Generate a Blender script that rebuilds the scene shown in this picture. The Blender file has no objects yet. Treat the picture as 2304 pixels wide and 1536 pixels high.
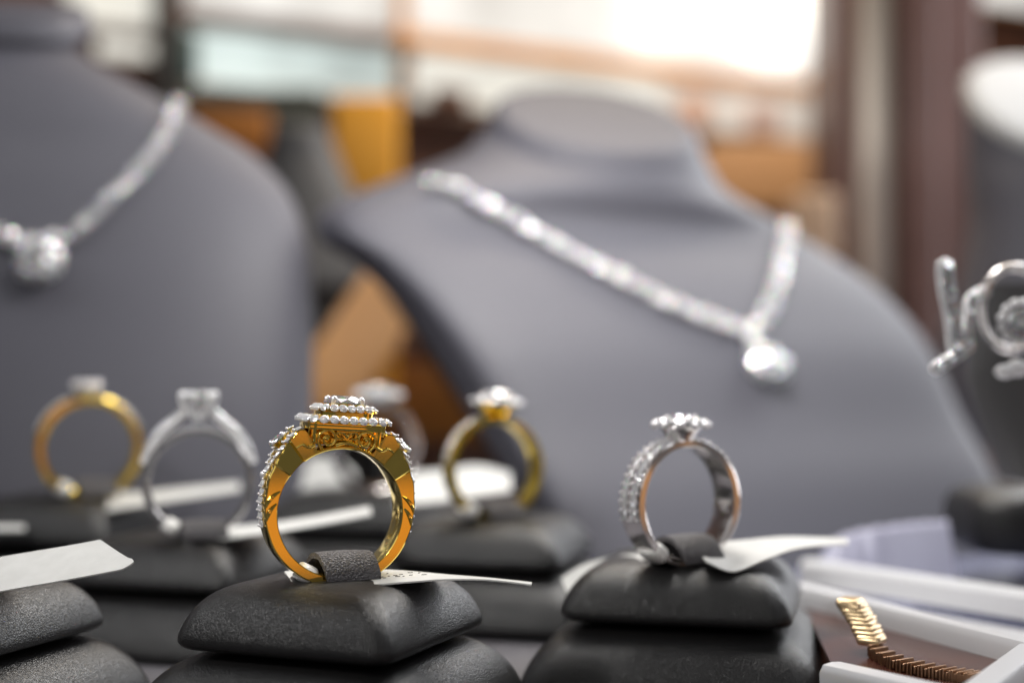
import bpy, bmesh, math, random
from mathutils import Vector, Matrix, Euler
from mathutils.bvhtree import BVHTree
random.seed(7)
S = bpy.context.scene
COL = S.collection
R = math.radians
sin, cos, pi = math.sin, math.cos, math.pi

# ---------------------------------------------------------------- camera, world, lamps, exposure
# The builder works in millimetres measured from the lens (x right, y away, z up);
# W() turns them into metres with the counter top at z = 0.
K = 0.001
ZT = -52.0                                    # counter top, below the lens
def W(v): return Vector((v[0]*K, v[1]*K, (v[2]-ZT)*K))
FPX, HOR = 3200.0, 830.0
TILT = math.atan((HOR-768)/FPX)
def ray(px, py):
    f = Vector((0, cos(TILT), sin(TILT))); u = Vector((0, -sin(TILT), cos(TILT)))
    return f + Vector((1,0,0))*((px-1152)/FPX) + u*((768-py)/FPX)
def P(px, py, d):
    r = ray(px, py); return r*(d/r.y)
def G(px, py, z):
    r = ray(px, py); return r*(z/r.z)

cam_d = bpy.data.cameras.new('camera'); cam = bpy.data.objects.new('camera', cam_d); COL.objects.link(cam)
cam.location = W((0,0,0)); cam.rotation_euler = (pi/2+TILT, 0, 0)
cam_d.lens = 50; cam_d.sensor_width = 36; cam_d.clip_start = 0.02; cam_d.clip_end = 50
cam_d.dof.use_dof = True; cam_d.dof.focus_distance = 0.205; cam_d.dof.aperture_fstop = 7.1
S.camera = cam

world = bpy.data.worlds.new('World'); S.world = world; world.use_nodes = True
bg = world.node_tree.nodes['Background']
bg.inputs[0].default_value = (0.95, 0.95, 1.0, 1); bg.inputs[1].default_value = 0.09
S.view_settings.view_transform = 'Standard'; S.view_settings.look = 'None'
S.view_settings.exposure = 0; S.view_settings.gamma = 1
S.view_settings.use_curve_mapping = False
S.render.engine = 'CYCLES'
S.cycles.use_denoising = True
S.cycles.max_bounces = 12; S.cycles.transmission_bounces = 10; S.cycles.glossy_bounces = 6
S.cycles.caustics_reflective = True; S.cycles.caustics_refractive = False
S.cycles.sample_clamp_indirect = 6

def area(name, loc, target, sx, sy, power, col):
    l = bpy.data.lights.new(name, 'AREA'); l.shape = 'RECTANGLE'; l.size = sx*K; l.size_y = sy*K
    l.energy = power; l.color = col
    o = bpy.data.objects.new(name, l); COL.objects.link(o)
    o.location = W(loc); d = W(target)-W(loc)
    o.rotation_euler = d.to_track_quat('-Z', 'Y').to_euler()
    return o
area('case_lamp', (25, 320, 142), (10, 330, -40), 80, 50, 0.33, (1.0, 0.97, 0.93))
area('case_light_strip', (40, 335, 250), (40, 335, -40), 460, 40, 0.14, (1.0, 0.98, 0.95))
area('front_fill', (-60, -280, 240), (0, 220, -20), 620, 260, 0.30, (1.0, 0.97, 0.93))  # added fill from the front, gives silver and beads bright reflections
area('ring_fill', (-150, 40, 170), (-45, 250, -15), 50, 50, 0.030, (1.0, 0.985, 0.96)).data.spread = R(40)  # added narrow lamp that brightens the fronts of the rings
area('window_light', (365, 660, 210), (20, 230, 60), 240, 560, 3.4, (0.95, 0.97, 1.0))
area('left_fill', (-340, 255, 210), (-60, 240, -20), 110, 110, 0.22, (0.97, 0.98, 1.0))  # added fill for the pave on the rings' left sides
area('front_right_light', (270, 150, 210), (0, 390, 0), 120, 120, 0.15, (0.95, 0.97, 1.0))
for z0_,z1_,p_ in ((-22,-38,.005),(-56,-100,.021)):    # added orange lamps, mirrored in the gold side faces
    area('orange_reflection_lamp', (215, -230, (z0_+z1_)/2), (-20, 207, (z0_+z1_)/2), 260, z0_-z1_, p_, (1.0, 0.40, 0.03))
area('orange_side_lamp', (430, 130, -102), (30, 230, -60), 160, 120, 0.06, (1.0, 0.40, 0.03))  # added orange lamp, stands in for lit wood mirrored in the flower ring
area('background_fill', (150, 700, 420), (60, 860, 60), 500, 120, 2.5, (1.0, 0.86, 0.68))  # added overhead lamp that lights the background shapes
for i_ in range(5):
    area('sparkle_spot', (-200+100*i_, 318+10*(i_%2), 244), (-200+100*i_, 300, -30), 12, 12, 0.035, (1.0, 0.985, 0.96))  # added tiny lamps for glints in stones and gold

# ---------------------------------------------------------------- materials
def mat(name, col, rough=0.5, metal=0.0, spec=0.5, bump=None, emit=None, coat=0, noise=None, sheen=0):
    m = bpy.data.materials.new(name); m.use_nodes = True; nt = m.node_tree
    b = nt.nodes['Principled BSDF']
    b.inputs['Base Color'].default_value = (*col, 1); b.inputs['Roughness'].default_value = rough
    b.inputs['Metallic'].default_value = metal; b.inputs['Specular IOR Level'].default_value = spec
    b.inputs['Coat Weight'].default_value = coat
    b.inputs['Sheen Weight'].default_value = sheen
    tc = nt.nodes.new('ShaderNodeTexCoord')
    if noise:                                    # (scale per metre, second colour)
        n = nt.nodes.new('ShaderNodeTexNoise'); n.inputs['Scale'].default_value = noise[0]; n.inputs['Detail'].default_value = 5
        mx = nt.nodes.new('ShaderNodeMixRGB'); mx.inputs[1].default_value = (*col, 1); mx.inputs[2].default_value = (*noise[1], 1)
        rp = nt.nodes.new('ShaderNodeValToRGB'); rp.color_ramp.elements[0].position = .35; rp.color_ramp.elements[1].position = .68
        nt.links.new(tc.outputs['Object'], n.inputs['Vector']); nt.links.new(n.outputs['Fac'], rp.inputs[0])
        nt.links.new(rp.outputs[0], mx.inputs[0]); nt.links.new(mx.outputs[0], b.inputs['Base Color'])
    if bump:                                     # leather grain: (scale per metre, strength, distance m)
        v = nt.nodes.new('ShaderNodeTexVoronoi'); v.feature = 'DISTANCE_TO_EDGE'; v.inputs['Scale'].default_value = bump[0]
        n = nt.nodes.new('ShaderNodeTexNoise'); n.inputs['Scale'].default_value = bump[0]*.6; n.inputs['Detail'].default_value = 4
        wv = nt.nodes.new('ShaderNodeVectorMath'); wv.operation = 'MULTIPLY_ADD'
        wv.inputs[1].default_value = (.0011*900/bump[0],)*3
        nt.links.new(tc.outputs['Object'], n.inputs['Vector'])
        nt.links.new(n.outputs['Color'], wv.inputs[0]); nt.links.new(tc.outputs['Object'], wv.inputs[2])
        nt.links.new(wv.outputs[0], v.inputs['Vector'])
        rp = nt.nodes.new('ShaderNodeMapRange'); rp.inputs['From Max'].default_value = .28
        nt.links.new(v.outputs['Distance'], rp.inputs['Value'])
        ad = nt.nodes.new('ShaderNodeMath'); ad.operation = 'MULTIPLY_ADD'; ad.inputs[1].default_value = .45
        nt.links.new(n.outputs['Fac'], ad.inputs[0]); nt.links.new(rp.outputs[0], ad.inputs[2])
        bp = nt.nodes.new('ShaderNodeBump'); bp.inputs['Strength'].default_value = bump[1]; bp.inputs['Distance'].default_value = bump[2]
        nt.links.new(ad.outputs[0], bp.inputs['Height']); nt.links.new(bp.outputs[0], b.inputs['Normal'])
    if emit:
        b.inputs['Emission Color'].default_value = (*emit[0], 1); b.inputs['Emission Strength'].default_value = emit[1]
        if name.endswith('panel'):                # frosted glass with tubes behind: uneven
            n = nt.nodes.new('ShaderNodeTexNoise'); n.inputs['Scale'].default_value = 13; n.inputs['Detail'].default_value = 2
            mr = nt.nodes.new('ShaderNodeMapRange'); mr.inputs['From Min'].default_value=.3; mr.inputs['From Max'].default_value=.7
            mr.inputs['To Min'].default_value = emit[1]*.62; mr.inputs['To Max'].default_value = emit[1]*1.25
            nt.links.new(tc.outputs['Object'], n.inputs['Vector']); nt.links.new(n.outputs['Fac'], mr.inputs['Value']); nt.links.new(mr.outputs[0], b.inputs['Emission Strength'])
    return m

def diamond_mat(name, scatter=.4, gloss=.38, rough=.02):
    m = bpy.data.materials.new(name); m.use_nodes = True; nt = m.node_tree; nt.nodes.clear()
    out = nt.nodes.new('ShaderNodeOutputMaterial'); prev = None
    for c, i in (((1,0,0),2.36),((0,1,0),2.42),((0,0,1),2.48)):    # dispersion
        g = nt.nodes.new('ShaderNodeBsdfGlass'); g.inputs['Color'].default_value = (*c,1); g.inputs['IOR'].default_value = i
        g.inputs['Roughness'].default_value = 0
        if prev is None: prev = g.outputs[0]
        else:
            a = nt.nodes.new('ShaderNodeAddShader'); nt.links.new(prev, a.inputs[0]); nt.links.new(g.outputs[0], a.inputs[1]); prev = a.outputs[0]
    gl = nt.nodes.new('ShaderNodeBsdfGlossy'); gl.inputs['Roughness'].default_value = rough; gl.inputs['Color'].default_value = (.93,.93,.95,1)
    mx = nt.nodes.new('ShaderNodeMixShader'); mx.inputs[0].default_value = gloss
    nt.links.new(prev, mx.inputs[1]); nt.links.new(gl.outputs[0], mx.inputs[2])
    df = nt.nodes.new('ShaderNodeBsdfDiffuse'); df.inputs['Color'].default_value = (.92,.92,.94,1)     # light scattered by the many small facets
    m2 = nt.nodes.new('ShaderNodeMixShader'); m2.inputs[0].default_value = scatter
    nt.links.new(mx.outputs[0], m2.inputs[1]); nt.links.new(df.outputs[0], m2.inputs[2]); nt.links.new(m2.outputs[0], out.inputs[0])
    return m

M = {}
M['gold'] = mat('polished_gold', (1.0, 0.74, 0.18), 0.06, 1)
M['gold_soft'] = mat('satin_gold', (0.95, 0.68, 0.10), 0.16, 1)
M['pale_gold'] = mat('muted_pale_gold', (0.80, 0.60, 0.36), 0.3, 1)
M['bronze'] = mat('dull_bronze', (0.30, 0.18, 0.11), 0.4, 1)
M['silver'] = mat('polished_white_gold', (0.90, 0.87, 0.86), 0.17, 1)
M['rhodium'] = mat('rhodium_beads', (0.93, 0.91, 0.92), 0.22, .6)
M['diamond'] = diamond_mat('diamond', .36)
M['front_gem'] = diamond_mat('near_diamond', .5)
M['bright_gem'] = diamond_mat('blurred_brilliants', .24, .6, .09)
M['gem'] = diamond_mat('large_diamond', .16)
M['pave'] = mat('pave_crystal', (0.95, 0.95, 0.96), 0.3, .1, .8)
M['leather'] = mat('black_leatherette', (0.011, 0.0105, 0.0108), 0.33, 0, .46, bump=(2900, .42, .00009))
M['strap'] = mat('charcoal_strap_leather', (0.085, 0.08, 0.085), 0.45, 0, .5, bump=(1900, .8, .0002))
M['strap_edge'] = mat('strap_raw_edge', (0.035, 0.025, 0.022), 0.9, noise=(2500, (.09,.07,.06)))
M['bust'] = mat('grey_leatherette', (0.098, 0.097, 0.119), 0.55, 0, .4, bump=(1400, .15, .0001))
M['bust_dark'] = mat('dark_grey_leatherette', (0.09, 0.088, 0.09), 0.55, 0, .4)
M['easel'] = mat('easel_board', (0.07, 0.068, 0.065), .6)
M['paper'] = mat('tag_paper', (0.63, 0.63, 0.615), 0.55, 0, .3, noise=(400, (.58,.58,.565)))
M['ink'] = mat('tag_ink', (0.05, 0.05, 0.06), 0.6)
M['plastic'] = mat('white_tube_plastic', (0.85, 0.84, 0.81), 0.3, 0, .5)
M['tray'] = mat('white_tray_lacquer', (0.74, 0.74, 0.76), 0.28, 0, .5)
M['tray_floor'] = mat('brown_tray_floor', (0.10, 0.032, 0.018), 0.16, 0, .5, noise=(60, (.055,.022,.02)))
M['lavender'] = mat('lavender_grey_lining', (0.40, 0.40, 0.52), 0.22)
M['slate'] = mat('slate_blue_lining', (0.17, 0.18, 0.27), 0.15)
M['counter'] = mat('grey_counter_cloth', (0.11, 0.105, 0.115), 0.6, noise=(500, (.085,.08,.09)))
M['wood'] = mat('brown_wood', (0.15, 0.062, 0.035), 0.4, noise=(14, (.075,.036,.026)))
M['wood_red'] = mat('reddish_wood', (0.20, 0.115, 0.10), 0.35, noise=(12, (.13,.07,.06)))
M['amber'] = mat('amber_satin', (0.88, 0.40, 0.03), 0.5)
M['tan'] = mat('tan_satin', (0.55, 0.30, 0.14), 0.55)
M['rust'] = mat('rust_satin', (0.36, 0.13, 0.015), 0.55)
M['beige'] = mat('beige_satin', (0.68, 0.45, 0.29), 0.55)
M['teal'] = mat('teal_dim_end', (.06,.11,.11), .5)
M['peach'] = mat('peach_card', (.75,.45,.33), .6)
M['pink'] = mat('pale_pink_card', (.8,.6,.55), .6)
M['amber_wood'] = mat('amber_wood', (.78,.40,.14), .45, noise=(30,(.66,.30,.08)))
M['dark'] = mat('black_lacquer_and_shade', (0.018, 0.017, 0.017), 0.5)  # divider lacquer, also the painted shadow under the dark bust
M['green'] = mat('dark_green_fabric', (0.045, 0.052, 0.045), 0.7)
M['steel'] = mat('brushed_trim_metal', (0.72, 0.62, 0.52), 0.35, .8)
M['lit_cool'] = mat('cool_lit_panel', (.15,.15,.15), .6, emit=((0.80, 0.92, 0.88), 0.90))
M['lit_white'] = mat('white_lit_panel', (.15,.15,.15), .6, emit=((1.0, 0.99, 0.95), 0.86))
M['lit_warm'] = mat('warm_lit_panel', (.15,.15,.13), .6, emit=((1.0, 0.97, 0.87), 0.90))
M['lit_bright'] = mat('bright_lit_panel', (.15,.15,.15), .6, emit=((1.0, 0.98, 0.92), 1.15))
M['lit_cream'] = mat('cream_lit_panel', (.15,.14,.12), .6, emit=((1.0, 0.88, 0.76), 0.74))
M['lamp'] = mat('spot_lamp_glow', (1,1,1), .5, emit=((1.0, 0.97, 0.9), 1.7))
M['pale_cap'] = mat('pale_leatherette', (0.34, 0.34, 0.34), .5)  # paler than the torso material

# ---------------------------------------------------------------- mesh helpers
class MB:
    def __init__(s): s.v=[]; s.f=[]
    def add(s, vs, fs):
        o=len(s.v); s.v += [Vector(v) for v in vs]; s.f += [tuple(i+o for i in f) for f in fs]; return s
    def loft(s, rings, closed=True, cap=True, loop=False):
        n=len(rings[0]); vs=[v for r in rings for v in r]; fs=[]
        m=len(rings)
        for i in range(m if loop else m-1):
            a=i*n; b=((i+1)%m)*n
            for j in range(n if closed else n-1):
                k=(j+1)%n; fs.append((a+j,a+k,b+k,b+j))
        if cap and not loop and closed:
            fs.append(tuple(range(n-1,-1,-1))); fs.append(tuple((m-1)*n+j for j in range(n)))
        return s.add(vs, fs)
    def tube(s, pts, r, n=8, loop=False, cap=True):
        pts=[Vector(p) for p in pts]; m=len(pts); rings=[]; up=None
        for i,p in enumerate(pts):
            if loop: t=pts[(i+1)%m]-pts[i-1]
            else: t=pts[min(i+1,m-1)]-pts[max(i-1,0)]
            t.normalize()
            if up is None:
                up = Vector((0,0,1)) if abs(t.z)<.9 else Vector((0,1,0))
            a=(up-t*up.dot(t)).normalized(); b=t.cross(a); up=a
            rr = r[i] if isinstance(r,(list,tuple)) else r
            rings.append([p+a*rr*cos(2*pi*j/n)+b*rr*sin(2*pi*j/n) for j in range(n)])
        return s.loft(rings, loop=loop, cap=cap)
    def box(s, c, d, rot=0, bev=0):
        bm=bmesh.new(); bmesh.ops.create_cube(bm, size=1)
        bmesh.ops.scale(bm, vec=Vector(d), verts=bm.verts)
        if bev: bmesh.ops.bevel(bm, geom=list(bm.edges), offset=bev, segments=3, affect='EDGES', profile=.5)
        bmesh.ops.rotate(bm, cent=(0,0,0), matrix=Matrix.Rotation(rot,3,'Z'), verts=bm.verts)
        bmesh.ops.translate(bm, vec=Vector(c), verts=bm.verts)
        return s.bm(bm)
    def bm(s, bm):
        bm.verts.index_update()
        s.add([v.co.copy() for v in bm.verts], [[v.index for v in f.verts] for f in bm.faces]); bm.free(); return s
    def ball(s, c, r, sub=1, sc=(1,1,1)):
        bm=bmesh.new(); bmesh.ops.create_icosphere(bm, subdivisions=sub, radius=1)
        for v in bm.verts: v.co = Vector((v.co.x*r*sc[0]+c[0], v.co.y*r*sc[1]+c[1], v.co.z*r*sc[2]+c[2]))
        return s.bm(bm)
    def xf(s, m):
        s.v=[m@v for v in s.v]; return s
    def merge(s, o, m=None):
        return s.add([m@v if m else v for v in o.v], o.f)
    def mesh(s, name, origin, smooth=35):
        me=bpy.data.meshes.new(name)
        me.from_pydata([tuple((v-origin)*K) for v in s.v], [], s.f); me.update()
        bm=bmesh.new(); bm.from_mesh(me); bmesh.ops.recalc_face_normals(bm, faces=bm.faces); bm.to_mesh(me); bm.free()
        if smooth:
            me.shade_smooth(); me.set_sharp_from_angle(angle=R(smooth))
        return me
    def build(s, name, m, parent=None, origin=None, smooth=35, sub=0):
        """a child keeps the coordinates of its parent's frame; a top-level mesh gets its origin at `origin`"""
        if parent is None:
            org = Vector(origin) if origin is not None else sum(s.v, Vector())/len(s.v)
        else: org = Vector(parent.get('_o', (0,0,0)))
        me=s.mesh(name, org, smooth); me.materials.append(m)
        o=bpy.data.objects.new(name, me); COL.objects.link(o)
        if parent is None: o.location=W(org); o['_o']=tuple(org)
        else: o.parent=parent; o['_o']=tuple(org)
        if sub:
            md=o.modifiers.new('smooth','SUBSURF'); md.levels=sub; md.render_levels=sub
        return o
def tag(o, label=None, cat=None, group=None, kind=None):
    for k,v in (('label',label),('category',cat),('group',group),('kind',kind)):
        if v: o[k]=v
    return o
def thing(name, label, cat, origin, rot=(0,0,0), group=None, local=False):
    """Empty at the thing's base; local=True: its parts are built round (0,0,0)"""
    o=bpy.data.objects.new(name, None); o.empty_display_size=.005; COL.objects.link(o)
    o.location=W(origin); o.rotation_euler=rot
    o['_o']=(0,0,0) if local else tuple(origin)
    return tag(o,label,cat,group)
def copy_tree(o, parent=None):
    c=o.copy(); COL.objects.link(c)
    if parent: c.parent=parent
    for ch in list(o.children): copy_tree(ch, c)
    return c
def place_copy(me, name, parent, m):
    """one more object sharing mesh data, at matrix m (mm, in the parent's frame)"""
    o=bpy.data.objects.new(name, me); COL.objects.link(o); o.parent=parent
    t=m.to_translation()*K; o.matrix_local=Matrix.Translation(t) @ m.to_3x3().to_4x4(); o['_o']=(0,0,0)
    return o

def catmull(pts, n=8, loop=False):
    pts=[Vector(p) for p in pts]; out=[]; m=len(pts)
    for i in range(m if loop else m-1):
        if loop: a,b,c,d=pts[i-1],pts[i],pts[(i+1)%m],pts[(i+2)%m]
        else: a,b,c,d=pts[max(i-1,0)],pts[i],pts[i+1],pts[min(i+2,m-1)]
        for k in range(n):
            t=k/n
            out.append(.5*((2*b)+(c-a)*t+(2*a-5*b+4*c-d)*t*t+(3*b-a-3*c+d)*t**3))
    if not loop: out.append(pts[-1])
    return out
def interp(tab, x):
    if x<=tab[0][0]: return tab[0][1]
    for (a,va),(b,vb) in zip(tab,tab[1:]):
        if x<=b:
            t=(x-a)/(b-a); t=t*t*(3-2*t); return va+(vb-va)*t
    return tab[-1][1]

def lerp_tab(tab, x):
    for (a,va),(b,vb) in zip(tab,tab[1:]):
        if x<=b: return va+(vb-va)*max(x-a,0)/(b-a)
    return tab[-1][1]

# faceted stones (unit diameter 2, table up +z)
def brilliant(n=8):
    mb=MB(); g=2*n
    tab=[(.56*cos(2*pi*(i+.5)/n), .56*sin(2*pi*(i+.5)/n), .34) for i in range(n)]
    star=[(.80*cos(2*pi*i/n), .80*sin(2*pi*i/n), .20) for i in range(n)]
    gir=[(cos(2*pi*i/g), sin(2*pi*i/g), .03) for i in range(g)]
    gir2=[(cos(2*pi*i/g), sin(2*pi*i/g), -.03) for i in range(g)]
    low=[(.30*cos(2*pi*(i+.5)/n), .30*sin(2*pi*(i+.5)/n), -.60) for i in range(n)]
    vs=tab+star+gir+gir2+low+[(0,0,-.86)]
    T,A,B,C,L,Q=0,n,2*n,2*n+g,2*n+2*g,3*n+2*g
    f=[tuple(range(n))]
    for i in range(n):
        j=(i+1)%n; h=(i-1)%n
        f.append((T+h,T+i,A+i))
        f.append((A+i,T+i,A+j,B+(2*i+1)%g))
        f.append((A+i,B+(2*i+1)%g,B+2*i)); f.append((A+i,B+2*i,B+(2*i-1)%g))
        f.append((C+2*i,C+2*i+1,L+i)); f.append((C+2*i+1,C+(2*i+2)%g,L+i)); f.append((L+h,C+2*i,L+i)); f.append((L+h,L+i,Q))
    for i in range(g):
        j=(i+1)%g; f.append((B+i,B+j,C+j,C+i))
    return mb.add(vs,f)
def frame(p, n, roll=0):
    """matrix putting +z along n at p"""
    q=Vector(n).to_track_quat('Z','Y').to_matrix().to_4x4()
    return Matrix.Translation(Vector(p)) @ q @ Matrix.Rotation(roll,4,'Z')
STONE = brilliant(8); SMALL = brilliant(6)
def stone_mesh(name, r, src=STONE, m=None):
    mb=MB().merge(src, Matrix.Scale(r,4)); me=mb.mesh(name, Vector(), 0); me.materials.append(m or M['front_gem']); return me

# ---------------------------------------------------------------- the setting
cb=MB(); cb.add([(-700,120,ZT),(700,120,ZT),(700,640,ZT),(-700,640,ZT),(-700,120,ZT-14),(700,120,ZT-14),(700,640,ZT-14),(-700,640,ZT-14)],
    [(0,1,2,3),(7,6,5,4),(0,4,5,1),(1,5,6,2),(2,6,7,3),(3,7,4,0)])
o=cb.build('counter_top', M['counter'], smooth=0); tag(o, kind='structure')

# the shop wall behind: recedes to the right
WA=Vector((-188,800,0)); WD=Vector((422,230,0)).normalized(); WN=Vector((WD.y,-WD.x,0))    # WN points to the lens
def wallpt(px,py,off=0):
    r=ray(px,py); o=WA+WN*off; t=o.dot(WN)/r.dot(WN); return r*t
def wall_box(px0,px1,pyt,pyb,off0,off1):
    """box standing against the wall; pixel corners are read at its left end, lines stay level in space"""
    a=wallpt(px0,pyt,off1); b=wallpt(px0,pyb,off1); u0=(a-WA).dot(WD); u1=(wallpt(px1,HOR,off1)-WA).dot(WD)
    zt,zb=a.z,b.z; vs=[]
    for off in (off0,off1):
        for u,z in ((u0,zb),(u1,zb),(u1,zt),(u0,zt)):
            p=WA+WD*u+WN*off; vs.append((p.x,p.y,z))
    return MB().add(vs,[(3,2,1,0),(4,5,6,7),(0,1,5,4),(1,2,6,5),(2,3,7,6),(3,0,4,7)])
fl=MB(); fl.add([(-1500,641,-420),(1800,641,-420),(1800,2200,-420),(-1500,2200,-420)],[(0,1,2,3)])
tag(fl.build('shop_floor', M['wood'], smooth=0), kind='structure')
wb=MB(); a=WA+WD*-900; b=WA+WD*1300
wb.add([(a.x,a.y,-420),(b.x,b.y,-420),(b.x,b.y,700),(a.x,a.y,700)]+[(a.x-WN.x*20,a.y-WN.y*20,-420),(b.x-WN.x*20,b.y-WN.y*20,-420),(b.x-WN.x*20,b.y-WN.y*20,700),(a.x-WN.x*20,a.y-WN.y*20,700)],
    [(0,1,2,3),(7,6,5,4),(0,4,5,1),(1,5,6,2),(2,6,7,3),(3,7,4,0)])
tag(wb.build('back_wall', M['wood'], smooth=0), kind='structure')

cab=thing('wall_cabinet','long backlit wall cabinet of white glowing panels with thin wooden shelves, blurred behind the busts','cabinet', tuple(WA+Vector((0,0,100))))
for nm,mt,args in (
    ('light_panel','lit_white',(425,893,-190,14,2,8)),
    ('light_panel','lit_white',(925,1420,-250,66,2,8)),
    ('light_panel','lit_bright',(1425,1890,-320,140,2,8)),
    ('light_panel','lit_cool',(425,885,42,180,2,8)),
    ('light_panel','lit_warm',(935,1490,98,224,2,8)),
    ('light_panel','lit_cream',(1500,1860,172,278,2,8)),
    ('shelf','wood',(385,893,14,36,2,30)),
    ('shelf','amber_wood',(893,1890,66,92,2,30)),
    ('shelf','steel',(385,1890,188,194,2,20)),
    ('divider','tan',(898,918,-200,190,2,14)),
    ('divider','dark',(366,398,-200,300,2,30)),
    ):
    p_=wall_box(*args).build(nm, M[mt], cab, smooth=0)
cab2=thing('side_cabinet','short glowing cream cabinet beyond the neck of the left bust','cabinet', tuple(wallpt(250,100)))
wall_box(150,345,-130,38,2,8).build('light_panel', M['lit_warm'], cab2, smooth=0)
wall_box(225,340,62,118,2,8).build('light_panel', M['lit_warm'], cab2, smooth=0)
wall_box(60,355,44,52,2,24).build('shelf', M['wood'], cab2, smooth=0)
cab3=thing('corner_cabinet','white lit panel at the upper right corner above the far bust','cabinet', tuple(wallpt(2260,0)))
wall_box(2215,2700,-160,-2,2,8).build('light_panel', M['lit_white'], cab3, smooth=0)
wall_box(2205,2700,4,12,2,20).build('shelf', M['tan'], cab3, smooth=0)

sp=thing('spot_lamp','small round spot lamp glaring white above the middle bust','lamp', tuple(wallpt(1745,55,60)))
c=wallpt(1745,50,60); MB().ball(c,30,3).build('bulb', M['lamp'], sp)
MB().tube([c+Vector((0,0,20)),c+Vector((0,0,44))],[14,11],20).build('lamp_holder', M['steel'], sp)

post=thing('cabinet_post','reddish brown upright cabinet post with a pale metal strip','post', tuple(P(2030,900,700)))
def upright(px0,px1,d0,d1):
    mb=MB(); x0=P(px0,HOR,d0).x; x1=P(px1,HOR,d0).x
    return mb.box(((x0+x1)/2,(d0+d1)/2,85),(x1-x0,d1-d0,600),bev=1.2)
upright(1885,2215,706,770).build('jamb', M['wood_red'], post)
upright(1938,2008,698,705).build('metal_strip', M['steel'], post)
upright(2045,2118,690,705).build('moulding', M['wood_red'], post)

# coloured shop things in the far blur, standing on a low sideboard or fixed to the wall
def far_box(name,label,cat,m,px0,px1,py0,py1,d,dep,rot=0,group=None,lid=None):
    a=P(px0,py0,d); b=P(px1,py1,d); c=((a.x+b.x)/2,d+dep/2,(a.z+b.z)/2)
    root=thing(name,label,cat,(c[0],c[1],min(a.z,b.z)),group=group)
    h=abs(a.z-b.z); w=abs(b.x-a.x)
    if lid:
        MB().box((c[0],c[1],c[2]-h*.1),(w,dep,h*.8),rot,1.5).build('box_body', m, root)
        MB().box((c[0],c[1],c[2]+h*.41),(w*1.03,dep*1.03,h*.18),rot,1.5).build('lid', lid, root)
    else: MB().box(c,(w,dep,h),rot,2).build('panel', m, root)
    return root
side=MB(); a=P(380,960,690); b=P(1330,960,690)
sb=thing('sideboard','dark brown sideboard behind the busts','sideboard',((a.x+b.x)/2,720,-420))
MB().box(((a.x+b.x)/2,730,(a.z-420)/2),(b.x-a.x,120,a.z+420),0,2).build('cabinet_body', M['wood'], sb)
MB().box(((a.x+b.x)/2,728,a.z+3),(b.x-a.x+10,130,6),0,1).build('top', M['wood_red'], sb)
far_box('green_case','dark green case hung under the left end of the lit panels','case',M['green'],395,720,198,286,770,22)
far_box('amber_banner','bright amber orange hanging panel to the left of the middle bust','banner',M['amber'],748,895,215,452,700,14)
far_box('rust_banner','rust orange banner beyond the right shoulder of the left bust','banner',M['rust'],420,600,245,340,735,14)
far_box('tan_board','tan wooden board low on the wall beyond the right shoulder of the middle bust','board',M['tan'],1585,1885,318,470,930,20)
far_box('beige_stand','small beige rounded stand behind the right shoulder of the middle bust','stand',M['beige'],1795,1885,432,600,640,30)
far_box('rust_box','rust brown box between the two busts behind the gold ring','box',M['rust'],850,1180,770,990,560,40,lid=M['wood'])
far_box('amber_box','amber box seen low between the left and the middle bust','box',M['amber'],700,890,770,940,556,30,lid=M['amber'])
for (nm,lb,mt,x0,x1,y0,y1) in (('dim_end_block','dark teal block standing in for the dim left end of the cool lit panel','teal',400,436,70,182),  # teal block imitates the panel's darker left end
    ('peach_box','peach box on the cream lit shelf, nearest the middle bust','peach',1536,1590,216,286),
    ('pink_box','pale pink box on the cream lit shelf, nearest the post','pink',1690,1752,232,300),
    ('brown_box','low brown box on the warm lit shelf left of the neck of the middle bust','wood',968,1052,196,236)):
    pa=wallpt(x0,y0,20); far_box(nm,lb,'box',M[mt],x0,x1,y0,y1,wallpt((x0+x1)/2,HOR,34).y,12,math.atan2(WD.y,WD.x),group='boxes on the lit shelves')
ab=thing('leaning_plank','tan slanting wooden plank leaning between the left and middle busts','plank',tuple(P(720,920,540)))
p0=P(708,915,536); p1=P(892,640,552); d=(p1-p0).normalized(); nrm=Vector((-d.z,0,d.x))
mb=MB(); mb.loft([[p+nrm*s*13+Vector((0,t*4,0)) for s,t in ((-1,-1),(1,-1),(1,1),(-1,1))] for p in (p0,p1)]); mb.build('board', M['amber_wood'], ab, smooth=0)

# ---------------------------------------------------------------- necklace busts
def bust_mb(rows, dc, theta, N=56, ex=2.6):
    """rows: (py, xl, xr, half depth mm, slope across, slope front-back, depth shift)"""
    rings=[]
    for py,xl,xr,b,sx,sy,dy in rows:
        D=dc+dy; c=P((xl+xr)/2,py,D); E=(xr-xl)/2/FPX*D
        a=math.sqrt(max(E*E-(b*sin(theta))**2,9.0))/cos(theta)
        ring=[]
        for j in range(N):
            t=2*pi*j/N; ct,st=cos(t),sin(t)
            e_=2.2+(ex-2.2)*min(max((py-rows[0][0]-90)/160,0),1); x=a*math.copysign(abs(ct)**(2/e_),ct); y=b*math.copysign(abs(st)**(2/e_),st)
            X=x*cos(theta)-y*sin(theta); Y=x*sin(theta)+y*cos(theta)
            ring.append(Vector((c.x+X,c.y+Y,c.z-sx*X+sy*Y)))
        rings.append(ring)
    return rings
def smooth_rows(rows, n=5):
    return [tuple(v) for v in ([*r] for r in _cm(rows,n))]
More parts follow.
